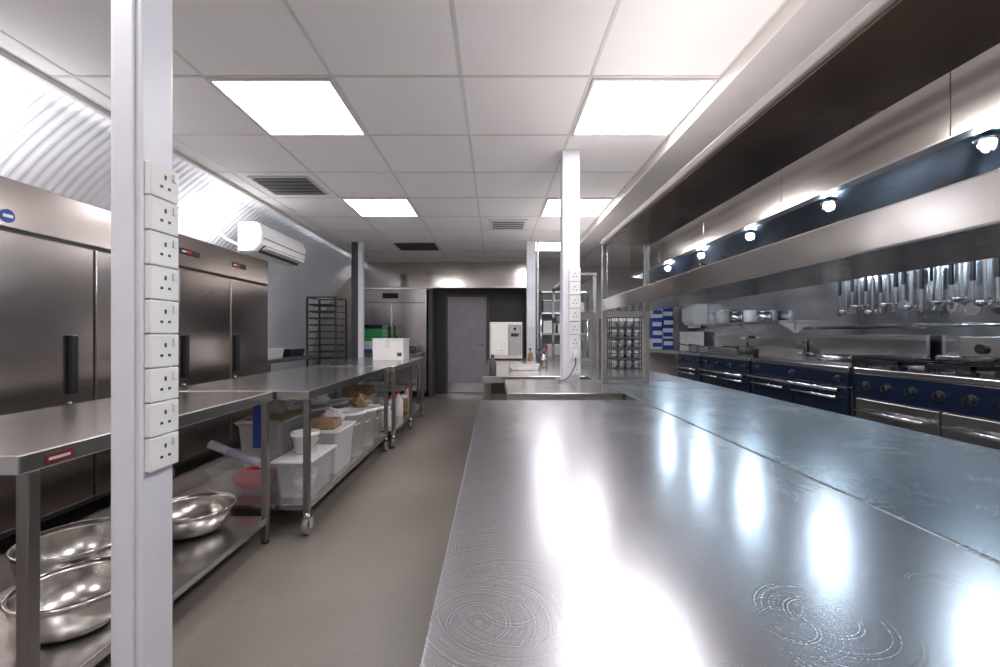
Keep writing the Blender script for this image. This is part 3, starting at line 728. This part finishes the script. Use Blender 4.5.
# ---------------------------------------------------------------- ranges
def range_unit(y0,y1,kind,label,ptop=.885,pbot=.70,door='navy',knobs=None,guard=.19):
    x0,x1 = 3.0,3.70; top = .93
    r = thing('cooking_range', ((x0+x1)/2,(y0+y1)/2,0), label, 'cooker')
    build('body', MB().box(x0+.03,x1,y0+.003,y1-.003,.14,top-.04), M['steel'], r, .004)
    build('hob_top', MB().box(x0-.005,x1,y0+.001,y1-.001,top-.04,top), M['steel'], r, .006)
    build('control_panel', MB().box(x0-.002,x0+.03,y0+.006,y1-.006,pbot,ptop), M['navy'], r, .004)
    n = knobs or max(3, int((y1-y0)/.19))
    zk = (ptop+pbot)/2
    kr = .031 if kind == 'burner' else .024
    for k in range(n):
        yy = y0+.12+(y1-y0-.24)*k/(n-1)
        build('knob_plate', MB().cyl((x0-.002,yy,zk),(x0-.005,yy,zk),kr+.006,20), M['steel_leg'], r)
        build('knob', MB().cyl((x0-.005,yy,zk),(x0-.04,yy,zk),kr,18,kr*.85).box(x0-.048,x0-.039,yy-.006,yy+.006,zk-kr*.8,zk+kr*.8), M['black'], r)
    if kind != 'burner':
        build('front_rail', MB().cyl((x0-.06,y0+.04,pbot-.03),(x0-.06,y1-.04,pbot-.03),.016).box(x0-.06,x0-.004,y0+.08,y0+.10,pbot-.04,pbot-.02).box(x0-.06,x0-.004,y1-.10,y1-.08,pbot-.04,pbot-.02), M['chrome'], r)
    nd = 2 if y1-y0 > 1.2 else 1
    for k in range(nd):
        a = y0+.02+(y1-y0-.02)*k/nd; b = y0+(y1-y0-.02)*(k+1)/nd
        dr = build('oven_door', MB().box(x0,x0+.029,a,b,.2,pbot-.01), M[door], r, .006)
        zh = pbot-.10
        build('door_handle', MB().cyl((x0-.05,a+.06,zh),(x0-.05,b-.06,zh),.013).box(x0-.05,x0-.001,a+.08,a+.1,zh-.008,zh+.008).box(x0-.05,x0-.001,b-.1,b-.08,zh-.008,zh+.008), M['chrome'], dr)
    build('backguard', MB().box(x1-.03,x1,y0+.01,y1-.01,top+.001,top+guard), M['steel'], r, .004)
    if kind != 'burner':
        build('splash_ledge', MB().box(x1-.12,x1-.031,y0+.02,y1-.02,top+guard-.05,top+guard-.03), M['steel'], r)
    for ly in (y0+.07,y1-.07):
        for lx in (x0+.08,x1-.06): build('leg', MB().cyl((lx,ly,.001),(lx,ly,.14),.025), M['chrome'], r)
    if kind == 'burner':
        nb = int((y1-y0)/.36)
        for i in range(nb):
            for j in range(2):
                cx = x0+.19+j*.3; cy = y0+.2+(y1-y0-.4)*i/max(1,nb-1); h0 = top+.04; h1 = top+.068; h2 = top+.08
                g = MB(); g.box(cx-.14,cx+.14,cy-.16,cy-.142,h0,h1).box(cx-.14,cx+.14,cy+.142,cy+.16,h0,h1).box(cx-.14,cx-.122,cy-.16,cy+.16,h0,h1).box(cx+.122,cx+.14,cy-.16,cy+.16,h0,h1)
                g.box(cx-.13,cx-.03,cy-.009,cy+.009,h0,h2).box(cx+.03,cx+.13,cy-.009,cy+.009,h0,h2).box(cx-.009,cx+.009,cy-.15,cy-.03,h0,h2).box(cx-.009,cx+.009,cy+.03,cy+.15,h0,h2)
                for sx in (-.131,.131):
                    for sy in (-.151,.151): g.box(cx+sx-.009,cx+sx+.009,cy+sy-.009,cy+sy+.009,top+.001,h0)
                build('pan_support', g, M['black'], r)
                build('burner_cap', MB().lathe(cx,cy,[(0,top+.001),(.06,top+.001),(.06,top+.022),(.036,top+.034),(0,top+.034)],18), M['black'], r)
    elif kind == 'griddle':
        build('griddle_plate', MB().box(x0+.06,x1-.13,y0+.06,y1-.06,top+.001,top+.02), M['steel_leg'], r, .004)
        build('side_guard', MB().box(x0+.06,x1-.13,y0+.045,y0+.055,top+.001,top+.1), M['steel'], r)
        build('side_guard', MB().box(x0+.06,x1-.13,y1-.055,y1-.045,top+.001,top+.1), M['steel'], r)
    elif kind == 'fryer':
        for k in range(2):
            a = y0+.06+(y1-y0-.1)*k/2; b = a+(y1-y0-.18)/2
            build('oil_well', MB().box(x0+.1,x1-.15,a,b,top+.001,top+.008), M['black'], r)
            bk = build('fry_basket', MB().box(x0+.14,x1-.2,a+.03,b-.03,top+.009,top+.09), M['grey'], r)
            build('basket_handle', MB().tube([(x0+.14,(a+b)/2,top+.09),(x0+.0,(a+b)/2,top+.12),(x0-.08,(a+b)/2,top+.13)],.008), M['black'], bk)
    return r
range_unit(2.25,3.68,'burner','gas range with black burner grates and blue knob panel at the right edge',.885,.69,'steel',7,.10)
range_unit(3.73,5.15,'griddle','navy fronted griddle range next to the right edge burner range',.885,.76,'navy',3,.27)
range_unit(5.18,6.38,'griddle','navy solid top range in the middle of the cooking line',.885,.74,'navy',4,.22)
range_unit(6.41,7.25,'fryer','twin basket fryer in the far part of the cooking line',.885,.72,'navy',3,.26)
steel_table(3.02,3.70,7.30,8.85,.93,.25,'steel table at the far end of the cooking line with blue boxes')
r = thing('roasting_pan', (3.30,4.25,.955), 'low wide steel pan on the griddle', 'pan')
build('pan_body', MB().lathe(3.30,4.25,[(0,.952),(.15,.952),(.16,1.01),(.155,1.01),(.145,.958),(0,.958)],28), M['steel'], r)
build('pan_handle', MB().tube([(3.15,4.25,1.0),(2.98,4.2,1.03),(2.88,4.18,1.03)],.009), M['chrome'], r)
r = thing('saucepan', (3.28,5.75,.955), 'dark saucepan on the middle range', 'pan')
build('pan_body', MB().lathe(3.28,5.75,[(0,.952),(.10,.952),(.10,1.05),(.095,1.05),(.095,.958),(0,.958)],28), M['darkgrey'], r)
build('pan_handle', MB().tube([(3.18,5.75,1.03),(3.05,5.7,1.05),(2.93,5.66,1.05)],.009), M['black'], r)
r = thing('salamander_grill', (3.5,3.0,1.0), 'stainless box with round dial standing behind the burners at the right edge', 'grill')
build('housing', MB().box(3.46,3.66,2.62,3.28,1.035,1.19), M['steel'], r, .008)
build('dial', MB().cyl((3.46,3.12,1.10),(3.435,3.12,1.10),.035,20), M['black'], r)
build('housing_slot', MB().box(3.455,3.4595,2.7,3.0,1.12,1.14), M['black'], r)
for yy in (2.65,3.21): build('support', MB().box(3.645,3.665,yy,yy+.04,.933,1.035), M['steel'], r)

r = thing('wall_shelf', (3.66,6.3,1.35), 'long stainless shelf fixed on the clad wall behind the ranges', 'shelf')
build('shelf_plate', MB().box(3.50,3.748,5.4,7.5,1.36,1.385), M['steel'], r, .004)
for yy in (5.5,6.4,7.35): build('bracket', MB().poly_prism([(3.52,1.359),(3.747,1.359),(3.747,1.22)],'y',yy-.01,yy+.01), M['steel'], r)
r = thing('gas_pipe', (3.72,4.5,1.27), 'thin steel pipe running along the wall below the hanging utensils', 'pipe')
build('pipe', MB().cyl((3.722,1.0,1.28),(3.722,5.3,1.28),.016), M['chrome'], r)
for yy in (1.5,2.7,3.9,5.1): build('pipe_clip', MB().box(3.70,3.749,yy-.012,yy+.012,1.255,1.305), M['steel'], r)
its = [(3.62,5.9,'steel',.08,.12,'steel'),(3.62,6.25,'white_plastic',.08,.16,'white'),(3.62,6.6,'steel',.09,.15,'tall steel'),(3.62,7.0,'tubw',.10,.2,'large pale'),(3.62,7.3,'crock',.08,.17,'grey')]
for x,y,mt,rr,hh,w in its:
    r = thing('canister', (x,y,1.386), '%s canister standing on the wall shelf behind the ranges' % w, 'canister')
    build('canister_body', MB().lathe(x,y,[(0,1.386),(rr,1.386),(rr,1.386+hh),(0,1.386+hh)],20), M[mt], r)
    build('lid', MB().lathe(x,y,[(rr+.003,1.387+hh),(rr+.003,1.40+hh),(0,1.405+hh)],20), M['steel'], r)
r = thing('towel_dispenser', (3.65,8.0,1.4), 'white paper towel dispenser on the right wall at the far end', 'dispenser')
build('case', MB().poly_prism([(3.749,1.38),(3.54,1.38),(3.48,1.45),(3.48,1.68),(3.54,1.75),(3.749,1.75)],'y',7.75,8.2), M['white_plastic'], r, .01)
build('paper', MB().box(3.56,3.66,7.83,8.12,1.33,1.379), M['card'], r)
for i in range(2):
    for j in range(4):
        x0 = 3.03+i*.215; z0 = .931+j*.2; sh = [.0,.015,-.01,.02][j]*(1 if i else -1)
        mt = 'white' if (i+2*j)%3 == 0 else 'blue'; bt = 'blue' if mt == 'white' else 'white'
        r = thing('carton', (x0+.10,8.65,z0), '%s carton with %s band, %s row up, %s side of the far stack' % (mt, bt, ORD[j], 'left' if i==0 else 'right'), 'box', 'blue and white cartons at the far right')
        build('carton_body', MB().box(x0,x0+.205,8.5+sh,8.8+sh,z0+.001,z0+.197), M[mt], r, .006)
        build('printed_band', MB().box(x0+.015,x0+.19,8.496+sh,8.4995+sh,z0+.04+.03*((i+j)%2),z0+.12+.03*((i+j)%2)), M[bt], r)
for j in range(3):
    z0 = .931+j*.11
    r = thing('carton', (3.53,7.9,z0), 'low white carton beside the blue ones on the far table, %s from the bottom' % ORD[j], 'box', 'low white cartons')
    build('carton_body', MB().box(3.40,3.66,7.7,8.1,z0+.001,z0+.095), M['card'], r, .005)
    build('lid', MB().box(3.397,3.663,7.697,8.103,z0+.0955,z0+.108), M['lid'], r)

# ---------------------------------------------------------------- utensils
ur = thing('utensil_rail', (3.69,3.8,1.8), 'steel hanging rail on the wall holding ladles and spoons', 'rail')
build('rail', MB().cyl((3.66,2.55,1.825),(3.66,4.85,1.825),.009), M['chrome'], ur)
for yy in (2.57,3.3,4.0,4.83): build('rail_bracket', MB().box(3.655,3.749,yy-.008,yy+.008,1.832,1.850), M['steel'], ur)
def utensil(kind, x, y, z, L):
    r = thing({'ladle':'ladle','spoon':'slotted_spoon','turner':'turner','skimmer':'skimmer','whisk':'whisk'}[kind], (x,y,z), '', kind, 'utensils hanging on the wall rail')
    if kind != 'whisk':
        build('handle', MB().tube([(x+.012,y,z-.006),(x+.006,y,z+.010),(x-.008,y,z+.012),(x-.013,y,z-.006),(x-.012,y,z-.05)],.005,6).box(x-.017,x-.011,y-.010,y+.010,z-L+.05,z-.045), M['steel_leg'], r)
    if kind in ('turner','skimmer','spoon'):
        build('grip', MB().box(x-.024,x-.005,y-.017,y+.017,z-.21,z-.04), M['black'] if kind != 'spoon' else M['navy'], r, .006)
    b = MB(); zb = z-L
    if kind == 'ladle':
        R = .050; pr = [(R*math.sin(a), zb+.050-R*math.cos(a)) for a in [PI/2*i/7 for i in range(8)]]
        pr[0] = (0,pr[0][1]); b.lathe(x-.012-R*.5, y, pr+[(q*.94, w+.002) for q,w in pr[::-1]][:-1]+[(0,pr[0][1]+.003)], 20)
        build('ladle_cup', b, M['chrome'], r)
    elif kind == 'spoon':
        pts = [(y+.038*math.cos(a)*(1), zb+.055+.055*math.sin(a)) for a in [2*PI*i/20 for i in range(20)]]
        b.poly_prism(pts,'x',x-.016,x-.012); build('spoon_bowl', b, M['chrome'], r)
        for q in (-.012,0,.012): build('slot', MB().box(x-.0175,x-.0162,y+q-.002,y+q+.002,zb+.03,zb+.075), M['black'], r)
    elif kind == 'turner':
        b.poly_prism([(y-.038,zb),(y+.038,zb),(y+.032,zb+.10),(y+.01,zb+.125),(y-.01,zb+.125),(y-.032,zb+.10)],'x',x-.015,x-.012); build('blade', b, M['chrome'], r)
        for q in (-.018,0,.018): build('slot', MB().box(x-.0165,x-.0152,y+q-.003,y+q+.003,zb+.02,zb+.075), M['black'], r)
    elif kind == 'skimmer':
        b.cyl((x-.018,y,zb+.06),(x-.012,y,zb+.06),.052,28); build('skimmer_disc', b, M['steel_leg'], r)
        build('rim', MB().tube([(x-.018,y+.052*math.cos(2*PI*i/24),zb+.06+.052*math.sin(2*PI*i/24)) for i in range(25)],.003,6), M['chrome'], r)
    elif kind == 'whisk':
        build('handle', MB().cyl((x-.01,y,z-.17),(x-.01,y,z-.02),.011).tube([(x+.012,y,z-.004),(x,y,z+.013),(x-.012,y,z-.004),(x-.01,y,z-.02)],.003,6), M['black'], r)
        for q in range(4):
            a = q*PI/4; w = MB()
            w.tube([(x-.01+.036*math.sin(t)*math.cos(a), y+.036*math.sin(t)*math.sin(a), z-.17-(L-.17)*(1-math.cos(t))/2) for t in [PI*i/8 for i in range(9)]]+[(x-.01-.036*math.sin(t)*math.cos(a), y-.036*math.sin(t)*math.sin(a), z-.17-(L-.17)*(1-math.cos(t))/2) for t in [PI-PI*i/8 for i in range(1,9)]],.0018,5)
            build('wire_loop', w, M['chrome'], r)
    return r
kinds = ['ladle','turner','spoon','ladle','turner','ladle','skimmer','ladle','spoon','ladle','whisk','turner','ladle','skimmer','spoon','ladle','turner','ladle','spoon','ladle','skimmer','ladle','turner']
protos = {}
for k,kd in enumerate(kinds):
    y = 2.87+k*.081
    L = {'ladle':.44,'spoon':.42,'turner':.44,'skimmer':.48,'whisk':.42}[kd]
    lab = '%s steel %s hanging on the rail, counted from the near right end' % (ORD[k], {'ladle':'ladle','spoon':'slotted spoon','turner':'turner','skimmer':'round skimmer','whisk':'whisk'}[kd])
    if kd not in protos:
        protos[kd] = utensil(kd, 3.66, y, 1.825, L); protos[kd]['label'] = lab
    else:
        s = random.uniform(.82,1.12)
        copy_tree(protos[kd], (3.66,y,1.825), lab, rot=(random.uniform(-.02,.02),0,0), scale=(1,1,s))

# ---------------------------------------------------------------- camera, world
cam = bpy.data.cameras.new('camera'); co = bpy.data.objects.new('camera', cam); COL.objects.link(co)
co.location = (0,0,1.2); co.rotation_euler = (PI/2,0,0)
cam.sensor_width = 36; cam.lens = 36*440/1000; cam.shift_x = .005; cam.shift_y = .0015; cam.clip_start = .02
scn.camera = co
w = bpy.data.worlds.new('world'); scn.world = w; w.use_nodes = True
w.node_tree.nodes['Background'].inputs[0].default_value = (.8,.85,1,1); w.node_tree.nodes['Background'].inputs[1].default_value = .4
